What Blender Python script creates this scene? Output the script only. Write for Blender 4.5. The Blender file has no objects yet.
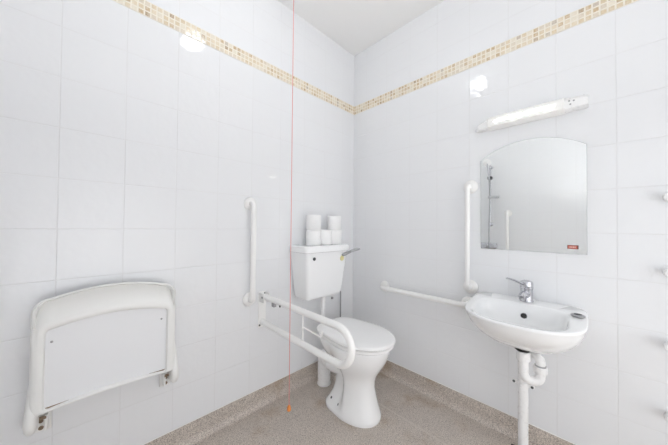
import bpy, bmesh, math, random
from mathutils import Vector, Matrix
from mathutils.bvhtree import BVHTree
random.seed(4)
sc = bpy.context.scene
COL = sc.collection
PI = math.pi

# ------------------------------------------------------------------ materials
def new_mat(name):
    m = bpy.data.materials.new(name); m.use_nodes = True
    nt = m.node_tree
    return m, nt, nt.nodes['Principled BSDF']

def mat(name, col, rough=.4, metal=0., coat=0., bump=0., bscale=60., ior=1.5):
    m, nt, b = new_mat(name)
    b.inputs['Base Color'].default_value = (*col, 1)
    b.inputs['Roughness'].default_value = rough
    b.inputs['Metallic'].default_value = metal
    b.inputs['Coat Weight'].default_value = coat
    b.inputs['Coat Roughness'].default_value = .05
    b.inputs['IOR'].default_value = ior
    tc = nt.nodes.new('ShaderNodeTexCoord')
    n = nt.nodes.new('ShaderNodeTexNoise'); n.inputs['Scale'].default_value = bscale
    nt.links.new(tc.outputs['Object'], n.inputs['Vector'])
    mr = nt.nodes.new('ShaderNodeMapRange')
    mr.inputs['To Min'].default_value = max(0, rough-.03); mr.inputs['To Max'].default_value = rough+.03
    nt.links.new(n.outputs['Fac'], mr.inputs['Value']); nt.links.new(mr.outputs[0], b.inputs['Roughness'])
    if bump:
        bp = nt.nodes.new('ShaderNodeBump'); bp.inputs['Distance'].default_value = bump
        nt.links.new(n.outputs['Fac'], bp.inputs['Height']); nt.links.new(bp.outputs[0], b.inputs['Normal'])
    return m

class NG:
    """small helper for math nodes"""
    def __init__(s, nt): s.nt = nt
    def val(s, sock, x):
        if isinstance(x, (int, float)): sock.default_value = x
        else: s.nt.links.new(x, sock)
    def m(s, op, a, b=0., c=0.):
        n = s.nt.nodes.new('ShaderNodeMath'); n.operation = op
        s.val(n.inputs[0], a); s.val(n.inputs[1], b); s.val(n.inputs[2], c)
        return n.outputs[0]
    def mr(s, v, a, b, c=0., d=1., smooth=True):
        n = s.nt.nodes.new('ShaderNodeMapRange')
        if smooth: n.interpolation_type = 'SMOOTHSTEP'
        s.val(n.inputs[0], v)
        for i, x in zip((1, 2, 3, 4), (a, b, c, d)): s.val(n.inputs[i], x)
        return n.outputs[0]
    def mix(s, f, a, b):
        n = s.nt.nodes.new('ShaderNodeMix'); n.data_type = 'RGBA'
        s.val(n.inputs[0], f)
        for i, x in ((6, a), (7, b)):
            if isinstance(x, tuple): n.inputs[i].default_value = (*x, 1)
            else: s.nt.links.new(x, n.inputs[i])
        return n.outputs[2]

TW, TH, Z0 = .2014, .2, 1.11
def tile_mat(name, axis, off):
    m, nt, b = new_mat(name); g = NG(nt)
    tc = nt.nodes.new('ShaderNodeTexCoord')
    sep = nt.nodes.new('ShaderNodeSeparateXYZ'); nt.links.new(tc.outputs['Object'], sep.inputs[0])
    u = g.m('DIVIDE', g.m('SUBTRACT', sep.outputs[axis], off), TW)
    v = g.m('DIVIDE', g.m('SUBTRACT', sep.outputs[2], Z0), TH)
    fu, fv = g.m('FRACT', u), g.m('FRACT', v)
    du = g.m('MULTIPLY', g.m('SUBTRACT', .5, g.m('ABSOLUTE', g.m('SUBTRACT', fu, .5))), TW)
    dv = g.m('MULTIPLY', g.m('SUBTRACT', .5, g.m('ABSOLUTE', g.m('SUBTRACT', fv, .5))), TH)
    d = g.m('MINIMUM', du, dv)
    cm = nt.nodes.new('ShaderNodeCombineXYZ')
    nt.links.new(g.m('FLOOR', u), cm.inputs[0]); nt.links.new(g.m('FLOOR', v), cm.inputs[1]); cm.inputs[2].default_value = off
    wn = nt.nodes.new('ShaderNodeTexWhiteNoise'); nt.links.new(cm.outputs[0], wn.inputs['Vector'])
    sr = nt.nodes.new('ShaderNodeSeparateColor'); nt.links.new(wn.outputs['Color'], sr.inputs[0])
    grout = g.mr(d, .0009, .0019)
    col = g.mix(grout, (.75, .755, .765), (.818, .828, .845))
    nt.links.new(col, b.inputs['Base Color'])
    nt.links.new(g.mr(grout, 0., 1., .5, .045, False), b.inputs['Roughness'])
    n = nt.nodes.new('ShaderNodeTexNoise'); n.inputs['Scale'].default_value = 11.; n.inputs['Detail'].default_value = 1.5
    nt.links.new(tc.outputs['Object'], n.inputs['Vector'])
    tilt = g.m('ADD', g.m('MULTIPLY', g.m('SUBTRACT', sr.outputs[0], .5), g.m('MULTIPLY', fu, .0012)),
                      g.m('MULTIPLY', g.m('SUBTRACT', sr.outputs[1], .5), g.m('MULTIPLY', fv, .0012)))
    n2 = nt.nodes.new('ShaderNodeTexNoise'); n2.inputs['Scale'].default_value = 32.; n2.inputs['Detail'].default_value = 1.
    nt.links.new(tc.outputs['Object'], n2.inputs['Vector'])
    tilt = g.m('ADD', tilt, g.m('MULTIPLY', n2.outputs['Fac'], .0007))
    h = g.m('ADD', g.m('MULTIPLY', g.mr(d, .0004, .0034), .0005), g.m('ADD', tilt, g.m('MULTIPLY', n.outputs['Fac'], .0012)))
    bp = nt.nodes.new('ShaderNodeBump'); bp.inputs['Distance'].default_value = 1.; bp.inputs['Strength'].default_value = 1.
    nt.links.new(h, bp.inputs['Height']); nt.links.new(bp.outputs[0], b.inputs['Normal'])
    return m

def mosaic_mat(name, axis, z0):
    m, nt, b = new_mat(name); g = NG(nt)
    tc = nt.nodes.new('ShaderNodeTexCoord')
    sep = nt.nodes.new('ShaderNodeSeparateXYZ'); nt.links.new(tc.outputs['Object'], sep.inputs[0])
    S = .0245
    u = g.m('DIVIDE', sep.outputs[axis], S); v = g.m('DIVIDE', g.m('SUBTRACT', sep.outputs[2], z0), S)
    fu, fv = g.m('FRACT', u), g.m('FRACT', v)
    d = g.m('MINIMUM', g.m('SUBTRACT', .5, g.m('ABSOLUTE', g.m('SUBTRACT', fu, .5))), g.m('SUBTRACT', .5, g.m('ABSOLUTE', g.m('SUBTRACT', fv, .5))))
    cm = nt.nodes.new('ShaderNodeCombineXYZ')
    nt.links.new(g.m('FLOOR', u), cm.inputs[0]); nt.links.new(g.m('FLOOR', v), cm.inputs[1]); cm.inputs[2].default_value = axis*7.3+1
    wn = nt.nodes.new('ShaderNodeTexWhiteNoise'); nt.links.new(cm.outputs[0], wn.inputs['Vector'])
    cr = nt.nodes.new('ShaderNodeValToRGB'); cr.color_ramp.interpolation = 'CONSTANT'
    cols = [(0, (.76, .66, .50)), (.22, (.70, .58, .40)), (.42, (.80, .74, .62)), (.60, (.60, .46, .29)), (.76, (.72, .64, .52)), (.93, (.46, .35, .23)), (.97, (.55, .48, .40))]
    e = cr.color_ramp.elements
    e[0].position, e[0].color = 0, (*cols[0][1], 1); e[1].position, e[1].color = cols[1][0], (*cols[1][1], 1)
    for p, c in cols[2:]:
        x = e.new(p); x.color = (*c, 1)
    nt.links.new(wn.outputs['Value'], cr.inputs[0])
    n = nt.nodes.new('ShaderNodeTexNoise'); n.inputs['Scale'].default_value = 120.; nt.links.new(tc.outputs['Object'], n.inputs['Vector'])
    stone = g.mix(g.mr(n.outputs['Fac'], .35, .7, 0, .35), cr.outputs[0], (.85, .80, .70))
    gm = g.mr(d, .10, .16)
    nt.links.new(g.mix(gm, (.84, .79, .69), stone), b.inputs['Base Color'])
    nt.links.new(g.mr(gm, 0., 1., .5, .06, False), b.inputs['Roughness'])
    bp = nt.nodes.new('ShaderNodeBump'); bp.inputs['Distance'].default_value = .001
    nt.links.new(gm, bp.inputs['Height']); nt.links.new(bp.outputs[0], b.inputs['Normal'])
    return m

def vinyl_mat():
    m, nt, b = new_mat('speckled safety vinyl'); g = NG(nt)
    tc = nt.nodes.new('ShaderNodeTexCoord'); P = tc.outputs['Object']
    def noise(sc_, det=2., rough=.5):
        n = nt.nodes.new('ShaderNodeTexNoise'); n.inputs['Scale'].default_value = sc_; n.inputs['Detail'].default_value = det
        n.inputs['Roughness'].default_value = rough
        nt.links.new(P, n.inputs['Vector']); return n.outputs['Fac']
    def vor(sc_):
        n = nt.nodes.new('ShaderNodeTexVoronoi'); n.inputs['Scale'].default_value = sc_
        nt.links.new(P, n.inputs['Vector']); return n
    base = g.mix(g.mr(noise(200, 3, .7), .35, .65), (.36, .315, .278), (.73, .655, .585))
    base = g.mix(g.mr(noise(6, 3), .35, .7, 0, .35), base, (.44, .39, .35))
    v1 = vor(300)
    sr = nt.nodes.new('ShaderNodeSeparateColor'); nt.links.new(v1.outputs['Color'], sr.inputs[0])
    pale = g.m('MULTIPLY', g.m('GREATER_THAN', sr.outputs[0], .78), g.m('LESS_THAN', v1.outputs['Distance'], .55))
    dark = g.m('MULTIPLY', g.m('LESS_THAN', sr.outputs[0], .16), g.m('LESS_THAN', v1.outputs['Distance'], .55))
    c = g.mix(g.m('MULTIPLY', pale, .6), base, (.60, .55, .50))
    c = g.mix(g.m('MULTIPLY', dark, .6), c, (.08, .066, .058))
    # rusty dirt in patches, and the pale weld between two sheets of vinyl
    c = g.mix(g.m('MULTIPLY', g.mr(noise(4.5, 4, .6), .52, .74), .45), c, (.30, .19, .09))
    sep = nt.nodes.new('ShaderNodeSeparateXYZ'); nt.links.new(P, sep.inputs[0])
    dw = g.m('ABSOLUTE', g.m('ADD', sep.outputs[1], .316))
    weld = g.m('MULTIPLY', g.m('MULTIPLY', g.mr(dw, .002, .010, 1., 0.), .55), g.m('LESS_THAN', sep.outputs[2], .003))
    c = g.mix(weld, c, (.62, .57, .51))
    nt.links.new(c, b.inputs['Base Color'])
    b.inputs['Roughness'].default_value = .33
    bp = nt.nodes.new('ShaderNodeBump'); bp.inputs['Distance'].default_value = .0015; bp.inputs['Strength'].default_value = .5
    nt.links.new(noise(260, 2), bp.inputs['Height']); nt.links.new(bp.outputs[0], b.inputs['Normal'])
    return m

def emit_mat(name, col, strength, base=(.9, .9, .9)):
    m, nt, b = new_mat(name)
    b.inputs['Base Color'].default_value = (*base, 1)
    b.inputs['Emission Color'].default_value = (*col, 1)
    b.inputs['Emission Strength'].default_value = strength
    b.inputs['Roughness'].default_value = .3
    return m

M = {}
M['left'] = tile_mat('white glazed tile on left wall', 1, -1.7554)
M['back'] = tile_mat('white glazed tile on back wall', 0, 1.3419)
M['mosL'] = mosaic_mat('mosaic border on left wall', 1, 2.110)
M['mosB'] = mosaic_mat('mosaic border on back wall', 0, 2.110)
M['vinyl'] = vinyl_mat()
M['ceil'] = mat('white ceiling paint', (.88, .877, .87), .8, bump=.0006, bscale=90)
M['china'] = mat('white vitreous china', (.91, .918, .925), .09, coat=.3, bscale=8)
M['plastic'] = mat('white plastic', (.89, .89, .89), .28)
M['seat'] = mat('white toilet seat plastic', (.92, .92, .92), .2)
M['rail'] = mat('white coated tube', (.90, .897, .885), .3)
M['old'] = mat('slightly yellowed white plastic', (.86, .86, .845), .36)
M['oldp'] = mat('pale underside plastic', (.83, .84, .86), .34)
M['paper'] = mat('toilet tissue', (.90, .90, .90), .95, bump=.0008, bscale=220)
M['card'] = mat('brown card core', (.42, .33, .24), .9)
M['chrome'] = mat('chrome', (.62, .62, .65), .10, metal=1.)
M['steel'] = mat('grey metal', (.42, .42, .43), .35, metal=1.)
M['black'] = mat('black rubber', (.02, .02, .02), .5)
M['dgrey'] = mat('dark grey plastic', (.07, .075, .08), .45)
M['mgrey'] = mat('mid grey plastic', (.36, .36, .37), .4)
M['lever'] = mat('pale grey paddle plastic', (.50, .51, .53), .3)
M['rust'] = mat('rusty screw', (.26, .19, .13), .7)
M['yellow'] = mat('yellow sticker', (.80, .73, .36), .5)
M['red'] = mat('red cord', (.74, .25, .24), .6)
M['orange'] = mat('orange plastic', (.78, .27, .06), .35)
M['glass'] = mat('silvered mirror glass', (.95, .965, .96), .006, metal=1., bscale=3)
M['edge'] = mat('ground glass edge', (.42, .47, .47), .2)
M['redlabel'] = mat('dull red label', (.52, .14, .10), .5)
M['brownlabel'] = mat('dark brown label border', (.17, .07, .06), .5)
M['palelabel'] = mat('pale label print', (.78, .55, .48), .5)
M['seal'] = mat('white sealant', (.84, .84, .83), .5)
M['chgrey'] = mat('grey cord and hose', (.40, .41, .42), .3, metal=.8)
M['tube'] = emit_mat('lit fluorescent tube', (1., .95, .86), 9.)
M['diff'] = emit_mat('lit diffuser', (1., .95, .87), .02, (.85, .85, .84))
M['lampglass'] = emit_mat('lit ceiling lamp glass', (.955, .98, 1.), 4.5)

# ------------------------------------------------------------------ geometry helpers
def add_box(bm, lo, hi, bev=0., seg=2):
    t = bmesh.new()
    bmesh.ops.create_cube(t, size=1)
    lo, hi = Vector(lo), Vector(hi); c = (lo+hi)/2; s = hi-lo
    for v in t.verts: v.co = Vector((v.co.x*s.x+c.x, v.co.y*s.y+c.y, v.co.z*s.z+c.z))
    if bev: bmesh.ops.bevel(t, geom=t.edges[:], offset=bev, segments=seg, profile=.5, affect='EDGES')
    me = bpy.data.meshes.new('tmp'); t.to_mesh(me); t.free(); bm.from_mesh(me); bpy.data.meshes.remove(me)

def box(lo, hi, bev=0., seg=2):
    bm = bmesh.new(); add_box(bm, lo, hi, bev, seg); return bm

def loft(rings, cap0=True, cap1=True, closed=True, bm=None):
    bm = bm or bmesh.new()
    R = [[bm.verts.new(p) for p in r] for r in rings]
    n = len(R[0])
    for a, b in zip(R, R[1:]):
        for i in range(n if closed else n-1):
            j = (i+1) % n
            bm.faces.new((a[i], a[j], b[j], b[i]))
    if cap0: bm.faces.new(R[0][::-1])
    if cap1: bm.faces.new(R[-1])
    bmesh.ops.recalc_face_normals(bm, faces=bm.faces[:])
    return bm

def fillet(pts, r, n=7):
    """round the corners of a polyline; r a number or a list per inner vertex"""
    P = [Vector(p) for p in pts]; out = [P[0]]
    for i in range(1, len(P)-1):
        rr = r[i-1] if isinstance(r, (list, tuple)) else r
        a, b, c = P[i-1], P[i], P[i+1]
        d1, d2 = (a-b).normalized(), (c-b).normalized()
        ang = d1.angle(d2)
        if rr <= 0 or ang > PI-.02: out.append(b); continue
        t = min(rr/math.tan(ang/2), (a-b).length*.499, (c-b).length*.499); r2 = t*math.tan(ang/2)
        cen = b+(d1+d2).normalized()*(r2/math.sin(ang/2))
        s, e = b+d1*t-cen, b+d2*t-cen
        tot = s.angle(e); ax = s.cross(e).normalized()
        for k in range(n+1): out.append(cen+Matrix.Rotation(tot*k/n, 3, ax) @ s)
    out.append(P[-1]); return out

def sweep(path, r, n=14, bm=None, flat=None, up=(0, 0, 1)):
    """tube along a path; r a number or a list; flat = (wide, thick) factors across/along up"""
    P = [Vector(p) for p in path]; rings = []; up = Vector(up); nrm = None
    for i, p in enumerate(P):
        t = (P[min(i+1, len(P)-1)]-P[max(i-1, 0)]).normalized()
        if nrm is None:
            nrm = t.cross(up if abs(t.dot(up)) < .95 else Vector((1, 0, 0))).normalized()
        nrm = (nrm-t*nrm.dot(t)).normalized(); b = t.cross(nrm)
        rr = r[i] if isinstance(r, (list, tuple)) else r
        fw, ft = flat if flat else (1, 1)
        rings.append([p+nrm*math.cos(2*PI*k/n)*rr*fw+b*math.sin(2*PI*k/n)*rr*ft for k in range(n)])
    return loft(rings, bm=bm)

def lathe(prof, axis='Z', at=(0, 0, 0), n=28, bm=None):
    """prof: (radius, height) pairs along the axis"""
    A = Vector(axis) if not isinstance(axis, str) else {'X': Vector((1, 0, 0)), 'Y': Vector((0, 1, 0)), 'Z': Vector((0, 0, 1))}[axis]
    A.normalize(); u = A.orthogonal().normalized(); w = A.cross(u); at = Vector(at)
    rings = [[at+A*h+u*math.cos(2*PI*k/n)*r+w*math.sin(2*PI*k/n)*r for k in range(n)] for r, h in prof]
    return loft(rings, bm=bm)

def lin(bm, name, m, parent=None, loc=None, smooth=40):
    """link a bmesh whose vertices are in world coordinates, as ONE object (its origin at the thing's base)"""
    root = parent
    while root is not None and root.parent is not None: root = root.parent
    off = Vector(loc) if loc is not None else (root.location.copy() if root is not None else Vector())
    me = bpy.data.meshes.new(name)
    for v in bm.verts: v.co -= off
    bm.to_mesh(me); bm.free()
    if smooth:
        me.shade_smooth(); me.set_sharp_from_angle(angle=math.radians(smooth))
    me.materials.append(m)
    o = bpy.data.objects.new(name, me); COL.objects.link(o)
    if parent is not None: o.parent = parent
    elif loc is not None: o.location = off
    return o

def tag(o, label, cat, group=None):
    o['label'] = label; o['category'] = cat; o['kind'] = 'thing'
    if group: o['group'] = group
    return o

def thing(name, loc, label, cat, group=None):
    o = bpy.data.objects.new(name, None); COL.objects.link(o); o.location = loc; o.empty_display_size = .05
    return tag(o, label, cat, group)

def copy_thing(o, loc, label, rot=None):
    c = o.copy(); COL.objects.link(c); c.location = loc; c['label'] = label
    if rot is not None: c.rotation_euler = rot
    for ch in list(o.children):
        k = ch.copy(); COL.objects.link(k); k.parent = c
        for gc in list(ch.children):
            q = gc.copy(); COL.objects.link(q); q.parent = k
    return c

def struct(bm, name, m, smooth=0):
    o = lin(bm, name, m, smooth=smooth); o['kind'] = 'structure'; return o

def sgp(a, e): return math.copysign(abs(a)**e, a)
def smooth01(t): t = max(0., min(1., t)); return t*t*(3-2*t)

# ------------------------------------------------------------------ the room
RX, RY, RZ = 2.90, -2.10, 2.635       # room: x 0..RX, y RY..0
T = .1
struct(box((-T, RY-T, -.05), (0, T, RZ+T)), 'wall_left', M['left'])
struct(box((0, 0, -.05), (RX+T, T, RZ+T)), 'wall_back', M['back'])
struct(box((RX, RY-T, -.05), (RX+T, 0, RZ+T)), 'wall_right', M['left'])
DX0, DX1, DZ0, DZ1 = 1.50, 2.26, .11, 2.08      # unseen doorway behind the camera, added to let in soft light
bm = box((0, RY-T, -.05), (DX0, RY, RZ+T)); add_box(bm, (DX1, RY-T, -.05), (RX, RY, RZ+T))
add_box(bm, (DX0, RY-T, DZ1), (DX1, RY, RZ+T)); add_box(bm, (DX0, RY-T, -.05), (DX1, RY, DZ0))
struct(bm, 'wall_front', M['back'])
bm = box((DX0-.05, RY-T-.012, DZ0), (DX0, RY+.012, DZ1+.05)); add_box(bm, (DX1, RY-T-.012, DZ0), (DX1+.035, RY+.012, DZ1+.05))
add_box(bm, (DX0, RY-T-.012, DZ1), (DX1, RY+.012, DZ1+.05))
struct(bm, 'trim_5', M['plastic'])  # frame around the added doorway
struct(box((0, RY, RZ), (RX, 0, RZ+T)), 'ceiling', M['ceil'])

def rect(d, z): return [(d, RY+d, z), (RX-d, RY+d, z), (RX-d, -d, z), (d, -d, z)]
CR = .038
prof = [(0., -.04), (0., .1055), (.0028, .1055), (.0032, .10), (.0034, CR+.004)]
for k in range(1, 11):
    a = PI/2*k/10
    prof.append((.0034+CR*(1-math.cos(a)), CR+.004-(CR+.004)*math.sin(a)))
bm = bmesh.new(); rows = []
for d, z in prof: rows.append([bm.verts.new(p) for p in rect(d, z)])
for a, b in zip(rows, rows[1:]):
    for i in range(4): bm.faces.new((a[i], a[(i+1) % 4], b[(i+1) % 4], b[i]))
bm.faces.new(rows[-1])
bmesh.ops.recalc_face_normals(bm, faces=bm.faces[:])
if bm.faces[-1].normal.z < 0: bmesh.ops.reverse_faces(bm, faces=bm.faces[:])
struct(bm, 'floor', M['vinyl'], smooth=30)
# mosaic border and the thin bead of sealant along the top of the vinyl
MZ = 2.110
struct(box((0., RY, MZ), (.002, 0, MZ+.0735)), 'trim_1', M['mosL'])
struct(box((.002, -.002, MZ), (RX, 0, MZ+.0735)), 'trim_2', M['mosB'])
struct(box((0., RY, .1055), (.0022, 0, .1095)), 'trim_3', M['seal'])
struct(box((.0022, -.0022, .1055), (RX, 0, .1095)), 'trim_4', M['seal'])

# ------------------------------------------------------------------ grab rails
def flange(c, nrm):
    return lathe([(.041, .0006), (.0415, .004), (.039, .009), (.029, .014), (.020, .018)], nrm, c, 28)
def grab_rail(name, a, b, nrm, so, label, r=.0165, group='white grab rails'):
    a, b, nrm = Vector(a), Vector(b), Vector(nrm)
    t = thing(name, a, label, 'grab rail', group)
    lin(sweep(fillet([a+nrm*.004, a+nrm*so, b+nrm*so, b+nrm*.004], .035, 8), r, 18), 'rail_tube', M['rail'], t)
    for p in (a, b): lin(flange(p, nrm), 'flange', M['rail'], t)
    return t
grab_rail('grab_rail', (0, -.957, .682), (0, -.957, 1.262), (1, 0, 0), .048, 'white vertical grab rail on the left wall between folded shower seat and toilet')
grab_rail('grab_rail', (.948, 0, .773), (.948, 0, 1.377), (0, -1, 0), .06, 'white vertical grab rail on the wall beside the arched mirror', r=.0140)
grab_rail('grab_rail', (.335, 0, .668), (.938, 0, .668), (0, -1, 0), .06, 'white horizontal grab rail running from the corner to the washbasin')
grab_rail('grab_rail', (.73, RY, .70), (.73, RY, 1.31), (0, 1, 0), .06, 'white vertical grab rail seen only in the mirror beside the shower')

# ------------------------------------------------------------------ fold-down support rail
FY = -.87
t = thing('hinged_support_rail', (0, FY, .50), 'white hinged support rail with a looped end beside the toilet', 'support rail')
fp = lin(box((.0006, FY-.026, .492), (.006, FY+.026, .716), .002), 'wall_plate', M['rail'], t)
for z in (.703, .507):
    for dy in (-.017, .017):
        lin(lathe([(.0055, .006), (.0055, .008), (.003, .0092)], 'X', (0, FY+dy, z), 12), 'screw', M['dgrey'], fp)
for ya in (FY-.022, FY+.0175):
    lin(box((.0062, ya, .655), (.062, ya+.0045, .713), .0015), 'hinge_cheek', M['rail'], t)
bm = lathe([(.007, FY-.025), (.007, FY+.025)], 'Y', (.045, 0, .688), 14)
lin(bm, 'hinge_pin', M['steel'], t)
ZU, ZL = .689, .524; RL = (ZU-ZL)/2; ZM = (ZU+ZL)/2; XE = .676
path = [(.028, FY, ZU), (.2, FY, ZU), (.4, FY, ZU)]
for k in range(0, 25):
    a = PI/2-PI*k/24; path.append((XE+RL*math.cos(a), FY, ZM+RL*math.sin(a)))
path += [(.4, FY, ZL), (.2, FY, ZL), (.022, FY, ZL)]
lin(sweep(path, .0165, 20, up=(0, 1, 0)), 'rail_tube', M['rail'], t)
lin(lathe([(.019, .008), (.019, .022), (.0165, .026)], 'X', (0, FY, ZL), 18), 'rubber_stop', M['rail'], t)
lin(box((.130, FY-.010, .650), (.158, FY+.010, .676), .004), 'catch_block', M['mgrey'], t)
lin(lathe([(.006, -.0215), (.006, -.0175)], 'Y', (.235, FY+.002, .689-.012), 12), 'bolt', M['dgrey'], t)
wire = sweep([(.424, FY, ZU-.014), (.424, FY, ZM), (.424, FY, ZL+.014)], .0042, 10)
wire = sweep(fillet([(.424, FY, .612), (.565, FY, .604), (.577, FY, .636)], .012, 5), .0042, 10, bm=wire)
lin(wire, 'roll_holder', M['rail'], t)

# ------------------------------------------------------------------ folded shower seat
def arched(x, yl, yr, zb, zt, rise, rb=.012, rt=.05, riseb=0., nb=22, nc=8, ns=8, xs=None):
    """a rounded rectangle with an arched top, at depth x; counts fixed so that rings loft; xs = depth low on the sides"""
    yc, hw = (yl+yr)/2, (yr-yl)/2
    def top(y): return zt+rise*(1-((y-yc)/hw)**2)
    def bot(y): return zb+riseb*(1-((y-yc)/hw)**2)
    pts = []
    for k in range(nb+1):
        y = yl+rb+(yr-yl-2*rb)*k/nb; pts.append((x, y, bot(y)))
    for k in range(1, nc):
        a = -PI/2+PI/2*k/nc; pts.append((x, yr-rb+rb*math.cos(a), bot(yr-rb)+rb+rb*math.sin(a)))
    z1, z2 = bot(yr-rb)+rb, top(yr-rt)-rt
    for k in range(ns+1): pts.append((x, yr, z1+(z2-z1)*k/ns))
    for k in range(1, nc):
        a = PI/2*k/nc; pts.append((x, yr-rt+rt*math.cos(a), top(yr-rt)-rt+rt*math.sin(a)))
    for k in range(nb+1):
        y = yr-rt+(yl-yr+2*rt)*k/nb; pts.append((x, y, top(y)))
    for k in range(1, nc):
        a = PI/2+PI/2*k/nc; pts.append((x, yl+rt+rt*math.cos(a), top(yl+rt)-rt+rt*math.sin(a)))
    for k in range(ns+1): pts.append((x, yl, z2+(z1-z2)*k/ns))
    for k in range(1, nc):
        a = PI+PI/2*k/nc; pts.append((x, yl+rb+rb*math.cos(a), bot(yl+rb)+rb+rb*math.sin(a)))
    if xs is not None:
        pts = [(xs+(x-xs)*smooth01((z-.74)/.075), y, z) for _, y, z in pts]
    return pts
SL, SR = -1.809, -1.364
t = thing('folding_shower_seat', (0, (SL+SR)/2, .345), 'white plastic shower seat with an arched top folded up against the left wall', 'shower seat')
rings = [arched(.040, SL+.006, SR-.006, .456, .836, .040, riseb=.010),
         arched(.078, SL, SR, .452, .842, .044, riseb=.010),
         arched(.084, SL+.002, SR-.002, .4525, .840, .044, xs=.088, riseb=.010),
         arched(.086, SL+.005, SR-.005, .453, .837, .044, xs=.094, riseb=.010),
         arched(.081, SL+.008, SR-.008, .4535, .834, .044, xs=.097, riseb=.010),
         arched(.046, SL+.012, SR-.012, .454, .828, .043, rt=.045, xs=.099, riseb=.010),
         arched(.062, SL+.016, SR-.016, .4545, .802, .040, rt=.04, xs=.100, riseb=.010),
         arched(.094, SL+.020, SR-.020, .455, .768, .034, rt=.032, riseb=.010, xs=.101),
         arched(.101, SL+.024, SR-.024, .4555, .760, .030, rt=.028, riseb=.011, xs=.101),
         arched(.101, SL+.033, SR-.033, .4585, .747, .028, rt=.020, riseb=.012),
         arched(.098, SL+.0355, SR-.0355, .4595, .744, .028, rt=.018, riseb=.014),
         arched(.080, SL+.037, SR-.037, .4605, .741, .028, rt=.017, riseb=.015)]
lin(loft(rings, cap0=True, cap1=False), 'seat_shell', M['old'], t, smooth=50)
pan = lin(loft([arched(.060, SL+.0362, SR-.0362, .4592, .742, .028, rt=.017, riseb=.0145),
          arched(.083, SL+.0362, SR-.0362, .4592, .742, .028, rt=.017, riseb=.0145)]), 'seat_panel', M['oldp'], t)
for y in (SL+.052, SR-.056):
    lin(lathe([(.004, .083), (.004, .0855), (.002, .0865)], 'X', (0, y, .700), 10), 'screw', M['mgrey'], pan)
for y0, dr, s in ((SL, 2, .0), (SR, -2, .0)):
    # grime in the joint at the lower corners of the panel
    yy = y0+.038*(1 if dr > 0 else -1); L = .085*(1 if dr > 0 else -1)
    lin(loft([[(.084, yy, .4600), (.084, yy, .4665), (.0855, yy, .4665), (.0855, yy, .4600)],
              [(.084, yy+L*.35, .4632), (.084, yy+L*.35, .4672), (.0853, yy+L*.35, .4672), (.0853, yy+L*.35, .4632)],
              [(.084, yy+L, .4685), (.084, yy+L, .4695), (.0851, yy+L, .4695), (.0851, yy+L, .4685)]]), 'grime', M['rust'], pan)
for side, yo, yi in ((-1, SL+.004, SL+.040), (1, SR+.002, SR-.034)):
    s = side
    # bracket: a swelling rounded lug outside the seat and a small wall plate under it
    rg = []
    for z, x0, x1, hw in ((.372, .020, .070, .006), (.376, .012, .084, .012), (.386, .007, .096, .017), (.402, .004, .104, .019), (.424, .004, .106, .019),
                          (.450, .006, .100, .018), (.480, .010, .088, .016), (.510, .016, .076, .014), (.538, .022, .066, .011), (.560, .028, .058, .008), (.570, .034, .052, .004)):
        z += .010+.02*(z-.372)/.2
        yc_ = yo-s*.006*(z-.36)/.22
        cx_, ax_ = (x0+x1)/2, (x1-x0)/2
        rg.append([(cx_+ax_*sgp(math.cos(2*PI*k/24), .75), yc_+hw*sgp(math.sin(2*PI*k/24), .75), z) for k in range(24)])
    br = lin(loft(rg), 'hinge_bracket', M['old'], t, smooth=60)
    ya, yb = sorted((yo+s*-.002, yi-s*.012))
    lin(box((.0006, ya, .348), (.010, yb, .430), .003), 'wall_plate', M['old'], br)
    yc, yd = sorted((yi-s*.006, yi+s*.004))
    lin(box((.0102, yc, .372), (.062, yd, .428), .004), 'knuckle', M['old'], br)
    lin(lathe([(.006, min(yo, yi)-.002), (.006, max(yo, yi)+.002)], 'Y', (.058, 0, .421), 16), 'hinge_pin', M['rust'], br)
    ys = (yo+yi)/2-s*.004
    lin(lathe([(.007, .0100), (.007, .014), (.004, .016)], 'X', (0, ys, .362), 12), 'screw', M['rust'], br)
    lin(lathe([(.006, .0100), (.006, .016), (.003, .018)], 'X', (0, ys, .388), 12), 'screw', M['rust'], br)

# ------------------------------------------------------------------ toilet
AX = -.465
def pring(z, xr, xf, hr, hf, nr=3.2, nf=2.2, N=56, xc=None, ay=AX, web=False):
    xc = xr+(xf-xr)*.5 if xc is None else xc
    pts = []
    for k in range(N):
        a = 2*PI*k/N; c, s = math.cos(a), math.sin(a)
        n = nf if c >= 0 else nr
        x = xc+((xf-xc) if c >= 0 else (xc-xr))*sgp(c, 2/n)
        h = hr+(hf-hr)*(smooth01(((x-xr)/(xf-xr)-.30)/.24) if web else smooth01((x-xr)/(xf-xr)*1.6-.1))
        pts.append((x, ay+h*sgp(s, 2/n), z))
    return pts
t = thing('toilet', (.42, AX, 0), 'white toilet pan with its lid closed standing by the corner', 'toilet')
W = dict(web=True, N=96, xc=.40)
rings = [pring(.0006, .243, .602, .122, .128, **W), pring(.012, .241, .604, .123, .129, **W), pring(.022, .243, .603, .120, .127, **W),
         pring(.040, .254, .596, .090, .122, **W), pring(.08, .270, .583, .060, .112, **W), pring(.13, .284, .570, .048, .104, **W),
         pring(.18, .288, .562, .046, .098, **W), pring(.22, .282, .566, .052, .102, **W), pring(.25, .270, .577, .062, .111, **W), pring(.28, .252, .595, .080, .126, **W),
         pring(.31, .232, .614, .102, .142, **W), pring(.34, .214, .632, .122, .155, **W), pring(.37, .202, .645, .138, .165, **W), pring(.40, .193, .654, .149, .172, **W),
         pring(.418, .190, .657, .153, .174, **W), pring(.428, .190, .657, .153, .174, **W), pring(.433, .195, .651, .148, .169, **W)]
bm = loft(rings)
bvh = BVHTree.FromBMesh(bm)
holes = []
for x, z in ((.302, .045), (.374, .043)):
    h = bvh.ray_cast(Vector((x, -1.2, z)), Vector((0, 1, 0)))
    if h[0] is not None: holes.append((h[0], h[1]))
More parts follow.
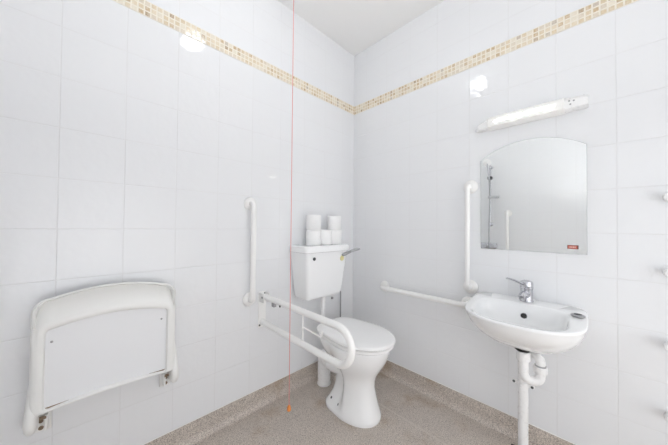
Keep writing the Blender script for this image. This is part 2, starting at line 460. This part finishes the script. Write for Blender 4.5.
bowl = lin(bm, 'bowl', M['china'], t, smooth=60)
for p, n in holes:
    lin(lathe([(.0075, -.004), (.0075, .0006), (.004, .001)], n, p, 14), 'fixing_bolt', M['dgrey'], bowl)
# outlet spigot at the back
lin(sweep(fillet([(.34, AX, .215), (.26, AX, .205), (.218, AX, .205)], .03), .050, 20, up=(0, 1, 0)), 'outlet', M['china'], bowl)
def slab(z0, z1, xr, xf, hr, hf, e, dome=0.):
    R = [pring(z0, xr+e, xf-e, hr-e, hf-e, 4.5, 2.15), pring(z0+e*.7, xr, xf, hr, hf, 4.5, 2.15), pring(z1-e, xr, xf, hr, hf, 4.5, 2.15),
         pring(z1-e*.25, xr+e*.5, xf-e*.5, hr-e*.5, hf-e*.5, 4.5, 2.15), pring(z1, xr+e*1.5, xf-e*1.5, hr-e*1.5, hf-e*1.5, 4.5, 2.15)]
    if dome:
        for q in (.75, .45, .15):
            c = (xr+xf)/2
            R.append(pring(z1+dome*(1-q*q), c+(xr-c)*q, c+(xf-c)*q, hr*q, hf*q, 4.5, 2.15))
    return loft(R)
lin(slab(.4385, .4550, .203, .680, .154, .178, .006), 'seat', M['seat'], t, smooth=50)
lin(slab(.4630, .4825, .188, .688, .160, .184, .006, .004), 'seat_lid', M['seat'], t, smooth=50)
for dy in (-.075, .075):
    lin(lathe([(.010, AX+dy-.02), (.010, AX+dy+.02)], 'Y', (.192, 0, .447), 16), 'seat_hinge', M['plastic'], t)

# soil connector behind the pan
SX, SY = .110, AX+.034
t = thing('soil_pipe', (SX, SY, 0), 'short white soil pipe standing behind the toilet pan', 'pipe')
lin(sweep(fillet([(SX, SY, .0008), (SX, SY, .205), (.150, AX+.008, .205), (.2085, AX, .205)], [.05, .02], 8), .046, 24, up=(0, 1, 0)), 'pipe', M['plastic'], t)
lin(lathe([(.0465, .0), (.049, .002), (.049, .010), (.0465, .012)], 'Z', (SX, SY, .0008), 28), 'floor_collar', M['plastic'], t)

# ------------------------------------------------------------------ cistern
def rr(z, x0, x1, y0, y1, r, n=7):
    pts = []
    for cx, cy, a0 in ((x1-r, y1-r, 0), (x0+r*.4, y1-r*.4, PI/2), (x0+r*.4, y0+r*.4, PI), (x1-r, y0+r, 1.5*PI)):
        q = r if cx > (x0+x1)/2 else r*.4
        for k in range(n+1):
            a = a0+PI/2*k/n; pts.append((cx+q*math.cos(a), cy+q*math.sin(a), z))
    return pts
t = thing('toilet_cistern', (.09, AX, .645), 'white toilet cistern on the left wall with toilet rolls standing on its lid', 'cistern')
bot, top_ = (.018, .162, -.632, -.312), (.0008, .190, -.660, -.272)
def body(z, q, g=0.):
    a = [bot[i]+(top_[i]-bot[i])*q for i in range(4)]
    return rr(z, a[0]+g*.3, a[1]-g, a[2]+g, a[3]-g, .022)
lin(loft([body(.637, 0, .010), body(.640, .01, .004), body(.657, .03), body(.70, .25), body(.78, .5), body(.87, .78), body(.953, 1.)]), 'tank', M['china'], t, smooth=50)
def lid(z, g): return rr(z, .0008, .204-g, -.676+g, -.258-g, .028)
lin(loft([lid(.9535, .004), lid(.956, .0), lid(.984, .0), lid(.992, .003), lid(.997, .010), lid(.9985, .03)]), 'lid', M['china'], t, smooth=50)
def fx(z): return bot[1]+(top_[1]-bot[1])*((z-.657)/.296)
zf = .914
lin(lathe([(.011, -.004), (.011, .002), (.007, .005)], 'X', (fx(zf)+.004, -.600, zf), 16), 'blanking_plug', M['dgrey'], t)
zf = .899
lin(lathe([(.019, -.004), (.019, .002), (.017, .003)], 'X', (fx(zf)+.003, -.336, zf), 20), 'lever_disc', M['yellow'], t)
lv = lin(sweep([(fx(zf)+.003, -.333, .921), (.206, -.324, .928), (.214, -.300, .939), (.219, -.275, .947)], [.010, .0115, .011, .010], 12), 'flush_lever', M['steel'], t)
lin(sweep([(.2185, -.283, .945), (.221, -.262, .951), (.224, -.235, .957), (.227, -.205, .961), (.228, -.192, .962)], [.010, .0165, .020, .019, .011], 14, flat=(1.0, .55)), 'paddle', M['lever'], lv)
FYP = -.437
lin(lathe([(.020, .628), (.020, .646)], 'Z', (.1, FYP, 0), 18), 'flush_nut', M['dgrey'], t)
lin(sweep(fillet([(.1, FYP, .632), (.1, FYP, .395), (.1855, FYP-.01, .385)], .04, 7), .0155, 16), 'flush_pipe', M['plastic'], t)
lin(sweep([(.030, -.30+.112, .70), (.030, -.188, .55), (.030, -.188, .12)], .006, 10), 'supply_pipe', M['steel'], t) if False else None
lin(sweep(fillet([(.05, -.335, .648), (.05, -.335, .625), (.030, -.20, .615), (.030, -.184, .60), (.030, -.184, .36), (.003, -.184, .36)], .012, 5), .0055, 10), 'supply_pipe', M['steel'], t)
lin(lathe([(.009, .0), (.009, .010), (.005, .014)], 'X', (.0008, -.255, .557), 14), 'overflow_cap', M['mgrey'], t)

# toilet rolls: three below, two on top
def roll_mesh():
    R, r, H = .0515, .021, .104; n = 40
    prof = [(r, .002), (r+.004, 0), (R-.004, 0), (R, .004), (R, H-.004), (R-.004, H), (r+.004, H), (r, H-.002)]
    rings = [[(q*math.cos(2*PI*k/n), q*math.sin(2*PI*k/n), z) for k in range(n)] for q, z in prof]
    return loft(rings+[rings[0]], cap0=False, cap1=False)
ZL_ = .9990
t = tag(bpy.data.objects.new('toilet_roll', None), 'white toilet roll at the left end of the lower row on the cistern', 'toilet roll', 'toilet rolls on the cistern')
COL.objects.link(t); t.location = (.100, -.535, ZL_)
bm = roll_mesh(); bmesh.ops.remove_doubles(bm, verts=bm.verts[:], dist=1e-6)
bmesh.ops.recalc_face_normals(bm, faces=bm.faces[:])
me = bpy.data.meshes.new('paper'); bm.to_mesh(me); bm.free(); me.shade_smooth(); me.set_sharp_from_angle(angle=math.radians(50)); me.materials.append(M['paper'])
o = bpy.data.objects.new('paper', me); COL.objects.link(o); o.parent = t
bm = loft([[(q*math.cos(2*PI*k/28), q*math.sin(2*PI*k/28), z) for k in range(28)] for q, z in ((.0207, .003), (.0207, .101), (.0195, .101), (.0195, .003), (.0207, .003))], False, False)
bmesh.ops.remove_doubles(bm, verts=bm.verts[:], dist=1e-6)
me = bpy.data.meshes.new('core'); bm.to_mesh(me); bm.free(); me.materials.append(M['card'])
o = bpy.data.objects.new('core', me); COL.objects.link(o); o.parent = t
for loc, lab in (((.103, -.4305, ZL_), 'white toilet roll in the middle of the lower row on the cistern'),
                 ((.100, -.326, ZL_), 'white toilet roll at the right end of the lower row beside the flush lever'),
                 ((.099, -.533, ZL_+.1045), 'white toilet roll on top of the stack at the left on the cistern'),
                 ((.101, -.334, ZL_+.1045), 'white toilet roll on top of the stack at the right on the cistern')):
    copy_thing(t, loc, lab, (0, 0, random.uniform(0, 6)))

# ------------------------------------------------------------------ washbasin
CX, CY = 1.228, -.205
def zrim(y): return .734+.024*smooth01((y+.34)/.30)
def outline(s, N=72, pivot=-.0015):
    """D-shaped plan: nearly straight at the wall, bowed at the front"""
    pts = []
    for k in range(N):
        a = 2*PI*k/N; c, q = math.cos(a), math.sin(a)
        n = 5.5 if q > 0 else 2.55
        hw = .226
        x = hw*sgp(c, 2/n)
        y = (.2035 if q > 0 else .225)*sgp(q, 2/n)
        # the sides draw in a little towards the front
        x *= 1-.05*smooth01((-.05-y)/.15)
        px, py = CX+x, CY+y
        py = pivot+(py-pivot)*s
        pts.append((CX+(px-CX)*s, py))
    return pts
def opening(s, N=72):
    pts = []
    for k in range(N):
        a = 2*PI*k/N; c, q = math.cos(a), math.sin(a)
        n = 4.2 if q > 0 else 2.6
        x = .176*sgp(c, 2/n); y = (.140 if q > 0 else .150)*sgp(q, 2/n)
        pts.append((1.222+x*s, -.252+y*s))
    return pts
t = thing('washbasin', (1.228, -.12, .57), 'white wall mounted washbasin below the arched mirror', 'washbasin')
R = []
for s, z, pv in ((.16, .576, -.20), (.44, .579, -.12), (.66, .598, -.05), (.82, .632, -.012), (.925, .672, -.0015), (.975, .704, -.0015)):
    R.append([(x, y, z) for x, y in outline(s, pivot=pv)])
for s, dz in ((.992, -.014), (1.0, -.009), (1.0, -.005), (.993, -.0012), (.98, 0.)):
    R.append([(x, y, zrim(y)+dz) for x, y in outline(s)])
for s, dz in ((1.07, 0.), (1.03, -.0015), (1.0, -.006), (.975, -.018)):
    R.append([(x, y, zrim(y)+dz) for x, y in opening(s)])
for s, z in ((.93, .690), (.84, .655), (.68, .630), (.42, .616), (.14, .611)):
    R.append([(x, y, z) for x, y in opening(s)])
bm = loft(R)
bvh = BVHTree.FromBMesh(bm)
oh = bvh.ray_cast(Vector((1.228, -.30, .696)), Vector((0, 1, 0)))
bowl = lin(bm, 'bowl', M['china'], t, smooth=60)
lin(lathe([(.0150, -.003), (.0150, .0008), (.0115, .001)], oh[1], oh[0], 20), 'overflow_rim', M['chrome'], bowl)
lin(lathe([(.0125, -.001), (.0125, .0016), (.009, .0017)], oh[1], oh[0], 18), 'overflow_hole', M['black'], bowl)
lin(lathe([(.022, .6106), (.022, .6135), (.016, .6145)], 'Z', (1.222, -.252, 0), 22), 'drain', M['chrome'], bowl)
# recessed waste grid in the right ledge: a chrome plug lying on the rim
t = thing('basin_plug', (1.422, -.150, zrim(-.150)), 'small chrome basin plug lying on the right ledge of the washbasin', 'basin plug')
zz = zrim(-.150)
for i_ in (0,):
    lin(lathe([(.022, .0008), (.024, .003), (.024, .006), (.020, .0085), (.006, .0095)], 'Z', (1.422, -.150, zz), 26), 'plug_body', M['steel'], t)
    lin(lathe([(.013, .0088), (.013, .0105), (.007, .0108)], 'Z', (1.422, -.150, zz), 20), 'plug_centre', M['dgrey'], t)

# mixer tap
TX, TY = 1.230, -.060; ZT = zrim(TY)
t = thing('mixer_tap', (TX, TY, ZT), 'chrome single lever mixer tap on the washbasin', 'tap')
lin(lathe([(.029, .0006), (.029, .005), (.027, .008), (.0255, .012), (.0255, .058), (.0265, .061), (.0265, .063)], 'Z', (TX, TY, ZT), 28), 'tap_body', M['chrome'], t)
sp = lin(sweep([(TX, TY-.012, ZT+.032), (TX-.004, TY-.045, ZT+.042), (TX-.006, TY-.070, ZT+.042), (TX-.008, TY-.085, ZT+.034)], [.018, .0165, .0145, .013], 18), 'spout', M['chrome'], t)
lin(lathe([(.010, 0), (.010, .008)], (-.05, -.3, -.95), (TX-.008, TY-.081, ZT+.030), 16), 'aerator', M['steel'], sp)
hd = lin(lathe([(.0260, .0635), (.0280, .066), (.0280, .092), (.025, .101), (.012, .106)], 'Z', (TX, TY, ZT), 28), 'tap_head', M['chrome'], t)
lin(sweep([(TX-.008, TY-.012, ZT+.086), (TX-.024, TY-.040, ZT+.096), (TX-.042, TY-.080, ZT+.112), (TX-.055, TY-.115, ZT+.121), (TX-.059, TY-.125, ZT+.122)],
          [.014, .0125, .012, .011, .006], 14, flat=(1.1, .5)), 'lever', M['chrome'], hd)

# waste trap and pipe
WX, WY = 1.237, -.19; PX, PY = 1.222, -.105
t = thing('waste_pipe', (PX, PY, 0), 'white plastic waste trap and pipe running from the washbasin to the floor', 'waste pipe')
lin(lathe([(.028, .0), (.030, .004), (.027, .014)], 'Z', (WX, WY, .5615), 24), 'seal', M['dgrey'], t)
lin(lathe([(.020, .0), (.0325, .010), (.0325, .013), (.026, .0135)], 'Z', (WX-.004, WY, .5475), 24), 'washer', M['black'], t)
lin(lathe([(.024, .0), (.027, .003), (.027, .040), (.023, .044)], 'Z', (WX, WY, .507), 24), 'trap_nut', M['plastic'], t)
dx, dy = .060, .026
lin(sweep(fillet([(WX, WY, .545), (WX, WY, .418), (WX+dx, WY+dy, .418), (WX+dx, WY+dy, .480)], .034, 9), .0195, 18), 'trap_bend', M['plastic'], t)
lin(lathe([(.024, .0), (.0265, .003), (.0265, .026), (.023, .030)], 'Z', (WX+dx, WY+dy, .462), 22), 'trap_nut', M['plastic'], t)
lin(sweep(fillet([(WX+dx, WY+dy, .485), (WX+dx, WY+dy, .530), (PX, PY, .530), (PX, PY, .44)], .028, 9), .0185, 18), 'swivel_bend', M['plastic'], t)
lin(lathe([(.0215, 0), (.0215, .006)], 'Z', (WX+dx, WY+dy, .492), 20), 'clip_ring', M['mgrey'], t)
lin(sweep([(PX, PY, .46), (PX, PY, .2), (PX, PY, .0008)], .0215, 20), 'down_pipe', M['plastic'], t)
cl = lin(lathe([(.0222, 0), (.0245, .002), (.0245, .016), (.0222, .018)], 'Z', (PX, PY, .346), 24), 'pipe_clip', M['plastic'], t)
for s in (-1, 1):
    v = Vector((.72*s, -.70*s*.0-.012, 0))
    lin(box((PX+s*.034-.012, PY-.006, .348), (PX+s*.034+.012, PY+.006, .362), .002), 'clip_ear', M['plastic'], cl)
    lin(lathe([(.006, .006), (.006, .009), (.003, .010)], (0, -1, 0), (PX+s*.037, PY, .355), 12), 'screw', M['dgrey'], cl)
lin(box((PX-.0095, PY+.0255, .347), (PX+.0095, -.0008, .363), .002), 'clip_stem', M['plastic'], cl)
lin(box((PX-.052, PY-.012, .0006), (PX-.0225, PY+.016, .022), .004), 'floor_bracket', M['black'], t)

# ------------------------------------------------------------------ mirror
MX0, MX1, MB, MS, MA = 1.004, 1.4505, 1.008, 1.527, 1.602
t = thing('wall_mirror', (1.227, 0, MB), 'frameless arched mirror above the washbasin', 'mirror')
def mout(y, g=0.):
    xc, hw = (MX0+MX1)/2, (MX1-MX0)/2
    h = MA-MS; Rr = (hw*hw+h*h)/(2*h); zc = MA-Rr
    pts = [(MX0+g, y, MB+g), (MX1-g, y, MB+g)]
    n = 32
    for k in range(n+1):
        x = MX1-g-(2*hw-2*g)*k/n
        pts.append((x, y, zc+math.sqrt((Rr-g)**2-(x-xc)**2)))
    return pts
lin(loft([mout(-.0006), mout(-.0046)]), 'glass_edge', M['edge'], t, smooth=0)
lin(loft([mout(-.0047, .0008), mout(-.0050, .0012)], smooth if False else True), 'mirror_glass', M['glass'], t, smooth=0)
lin(box((1.222, -.0075, 1.590), (1.252, -.0008, 1.609), .002), 'mirror_clip', M['chrome'], t) if False else None
st = lin(box((1.381, -.0056, 1.0315), (1.421, -.00505, 1.0505), 0), 'sticker', M['brownlabel'], t, smooth=0)
st['label'] = 'small dull red sticker'
lin(box((1.3835, -.0060, 1.034), (1.4165, -.00562, 1.048), 0), 'sticker_face', M['redlabel'], st, smooth=0)
bm = bmesh.new()
for a, b in ((1.389, 1.394), (1.3955, 1.3995), (1.401, 1.406), (1.4075, 1.411)):
    add_box(bm, (a, -.0063, 1.0385), (b, -.00605, 1.0435))
lin(bm, 'sticker_print', M['palelabel'], st, smooth=0)

# ------------------------------------------------------------------ lamp above the mirror
t = thing('wall_lamp', (1.22, 0, 1.695), 'white strip light fixed to the tiles above the arched mirror, switched on', 'lamp')
def lsec(x, d, zb, zt, zs):
    """section of the lamp body: flat front, top sloping back to the wall"""
    return [(x, -.0008, zb), (x, -d*.8, zb), (x, -d, zb+.006), (x, -d, zs-.006), (x, -d*.9, zs), (x, -.012, zt), (x, -.0008, zt)]
lin(loft([lsec(.982, .022, 1.701, 1.722, 1.715), lsec(1.000, .040, 1.697, 1.745, 1.732), lsec(1.046, .048, 1.696, 1.765, 1.744), lsec(1.380, .048, 1.696, 1.765, 1.744),
          lsec(1.440, .048, 1.696, 1.762, 1.742), lsec(1.456, .040, 1.699, 1.755, 1.738)]), 'lamp_body', M['plastic'], t, smooth=30)
df = lin(loft([lsec(1.051, .060, 1.6935, 1.769, 1.748), lsec(1.054, .063, 1.6925, 1.770, 1.750), lsec(1.371, .063, 1.6925, 1.770, 1.750), lsec(1.374, .060, 1.6935, 1.769, 1.748)]), 'diffuser', M['diff'], t, smooth=30)
lin(sweep([(1.085, -.0578, 1.7225), (1.20, -.0578, 1.7225), (1.340, -.0578, 1.7225)], .0072, 14), 'fluorescent_tube', M['tube'], t)
for x, z in ((1.392, 1.735), (1.408, 1.732), (1.396, 1.718)):
    lin(lathe([(.0036, .0475), (.0036, .0495), (.002, .0502)], (0, -1, 0), (x, 0, z), 12), 'switch_dot', M['mgrey'], t)

# ------------------------------------------------------------------ pegs at the right
labels = ['white wall peg right of the mirror, topmost of the column of four', 'white wall peg right of the washbasin, second from the top of the column of four',
          'white wall peg right of the washbasin, third from the top of the column of four', 'white wall peg nearest the floor in the column of four']
p0 = None
for z, lab in zip((1.258, .958, .671, .393), labels):
    if p0 is None:
        p0 = thing('wall_peg', (1.682, 0, z), lab, 'peg', 'white pegs on the wall right of the washbasin')
        lin(lathe([(.0125, .0006), (.0125, .004), (.010, .007)], (0, -1, 0), (1.682, 0, z), 20), 'peg_plate', M['plastic'], p0)
        lin(lathe([(.010, .0065), (.010, .020), (.018, .026), (.019, .046), (.016, .052), (.008, .054)], (0, -1, 0), (1.682, 0, z), 22), 'peg_head', M['plastic'], p0)
    else: copy_thing(p0, (1.682, 0, z), lab)

# ------------------------------------------------------------------ emergency pull cord
KX, KY = .378, -.918
t = thing('pull_cord', (KX, KY, RZ), 'red emergency pull cord with orange toggle hanging from the ceiling before the toilet', 'pull cord')
lin(lathe([(.030, -.034), (.036, -.026), (.038, -.0008)], 'Z', (KX, KY, RZ), 26), 'ceiling_switch', M['plastic'], t)
lin(sweep([(KX, KY, RZ-.03), (KX, KY, 1.4), (KX, KY, .215)], .0016, 8), 'cord', M['red'], t)
lin(lathe([(.003, .216), (.006, .213), (.009, .205), (.0105, .195), (.0095, .188), (.006, .185)], 'Z', (KX, KY, 0), 20), 'toggle', M['orange'], t)

# ------------------------------------------------------------------ shower fittings on the front wall (seen in the mirror)
HX = .545
t = thing('shower_riser_rail', (HX, RY, .9), 'chrome shower riser rail with hand shower and hose, seen in the mirror', 'shower')
lin(sweep([(HX, RY+.055, 1.15), (HX, RY+.055, 1.5), (HX, RY+.055, 1.93)], .010, 14), 'riser', M['chrome'], t)
for z in (1.17, 1.91):
    lin(lathe([(.022, .0006), (.022, .01), (.011, .014), (.011, .054)], (0, 1, 0), (HX, RY, z), 18), 'rail_bracket', M['chrome'], t)
lin(box((HX-.026, RY+.040, 1.745), (HX+.026, RY+.085, 1.785), .008), 'slider', M['dgrey'], t)
hs = lin(sweep([(HX, RY+.10, 1.74), (HX-.003, RY+.105, 1.82), (HX-.008, RY+.115, 1.90), (HX-.010, RY+.13, 1.945)], [.011, .012, .014, .016], 14), 'hand_shower', M['chrome'], t)
lin(lathe([(.018, -.016), (.046, -.002), (.048, .008), (.042, .012)], (0, .85, -.53), (HX-.012, RY+.140, 1.955), 24), 'spray_head', M['plastic'], hs)
lin(sweep(fillet([(HX, RY+.10, 1.745), (HX+.006, RY+.095, 1.5), (HX-.004, RY+.085, 1.1), (HX-.015, RY+.06, .80), (HX-.03, RY+.03, .90)], .05, 6), .008, 12), 'hose', M['chgrey'], t)
lin(box((HX-.01, RY+.045, 1.50), (HX+.10, RY+.12, 1.53), .008), 'soap_dish', M['lever'], t)
lin(box((HX-.13, RY+.0008, .86), (HX+.07, RY+.05, .93), .012), 'valve', M['chrome'], t)

# ------------------------------------------------------------------ ceiling lamp
LX, LY = .686, -1.094
t = thing('ceiling_lamp', (LX, LY, RZ), 'round white ceiling lamp above the camera, out of the photo', 'lamp')
lin(lathe([(.050, -.050), (.070, -.046), (.078, -.030), (.080, -.0008)], 'Z', (LX, LY, RZ), 40), 'lamp_base', M['plastic'], t)
lin(lathe([(.01, -.150), (.035, -.147), (.058, -.136), (.072, -.117), (.075, -.098), (.068, -.072), (.056, -.0505)], 'Z', (LX, LY, RZ), 40), 'lamp_glass', M['lampglass'], t)

# soft fill from the world enters through the doorway added for light
pl = bpy.data.lights.new('added_doorway_fill', 'AREA'); po = bpy.data.objects.new('added_doorway_fill', pl); COL.objects.link(po)
pl.shape = 'RECTANGLE'; pl.size = DX1-DX0; pl.size_y = DZ1-DZ0; pl.cycles.is_portal = True
po.matrix_world = Matrix(((1, 0, 0, (DX0+DX1)/2), (0, 0, -1, RY-.05), (0, 1, 0, (DZ0+DZ1)/2), (0, 0, 0, 1)))

# two unseen spots added to even the light, bounced off ceiling and right-hand wall
for loc, rot, e in (((1.70, -1.45, 1.15), (PI, math.radians(-8), 0), 6.5), ((1.70, -1.45, .85), (0, math.radians(-78), 0), 42)):
    fl = bpy.data.lights.new('added_bounce_fill', 'SPOT'); fo = bpy.data.objects.new('added_bounce_fill', fl); COL.objects.link(fo)
    fo.location = loc; fo.rotation_euler = rot
    fl.energy = e; fl.spot_size = math.radians(150); fl.spot_blend = .9; fl.shadow_soft_size = .12; fl.color = (.99, .995, 1.)

# ------------------------------------------------------------------ world, camera, view
w = bpy.data.worlds.new('World'); sc.world = w; w.use_nodes = True
w.node_tree.nodes['Background'].inputs[0].default_value = (.93, .97, 1., 1)
w.node_tree.nodes['Background'].inputs[1].default_value = .4

yaw, pitch, roll = math.radians(45.541), math.radians(.8007), math.radians(.5256)
F = Vector((-math.sin(yaw)*math.cos(pitch), math.cos(yaw)*math.cos(pitch), math.sin(pitch)))
r0 = Vector((math.cos(yaw), math.sin(yaw), 0)); u0 = r0.cross(F)
r = r0*math.cos(roll)+u0*math.sin(roll); u = -r0*math.sin(roll)+u0*math.cos(roll)
cd = bpy.data.cameras.new('camera'); cam = bpy.data.objects.new('camera', cd); COL.objects.link(cam)
cam.matrix_world = Matrix(((r.x, u.x, -F.x, 1.4693), (r.y, u.y, -F.y, -1.6787), (r.z, u.z, -F.z, 1.1316), (0, 0, 0, 1)))
cd.sensor_width = 36.; cd.sensor_fit = 'HORIZONTAL'; cd.lens = 254.22/668*36; cd.clip_start = .01
sc.camera = cam
vs = sc.view_settings
sc.display_settings.display_device = 'sRGB'
vs.view_transform = 'Standard'; vs.look = 'None'; vs.gamma = 1.; vs.use_curve_mapping = False
vs.exposure = 1.82
sc.cycles.max_bounces = 16; sc.cycles.diffuse_bounces = 10; sc.cycles.glossy_bounces = 8
sc.cycles.use_denoising = True
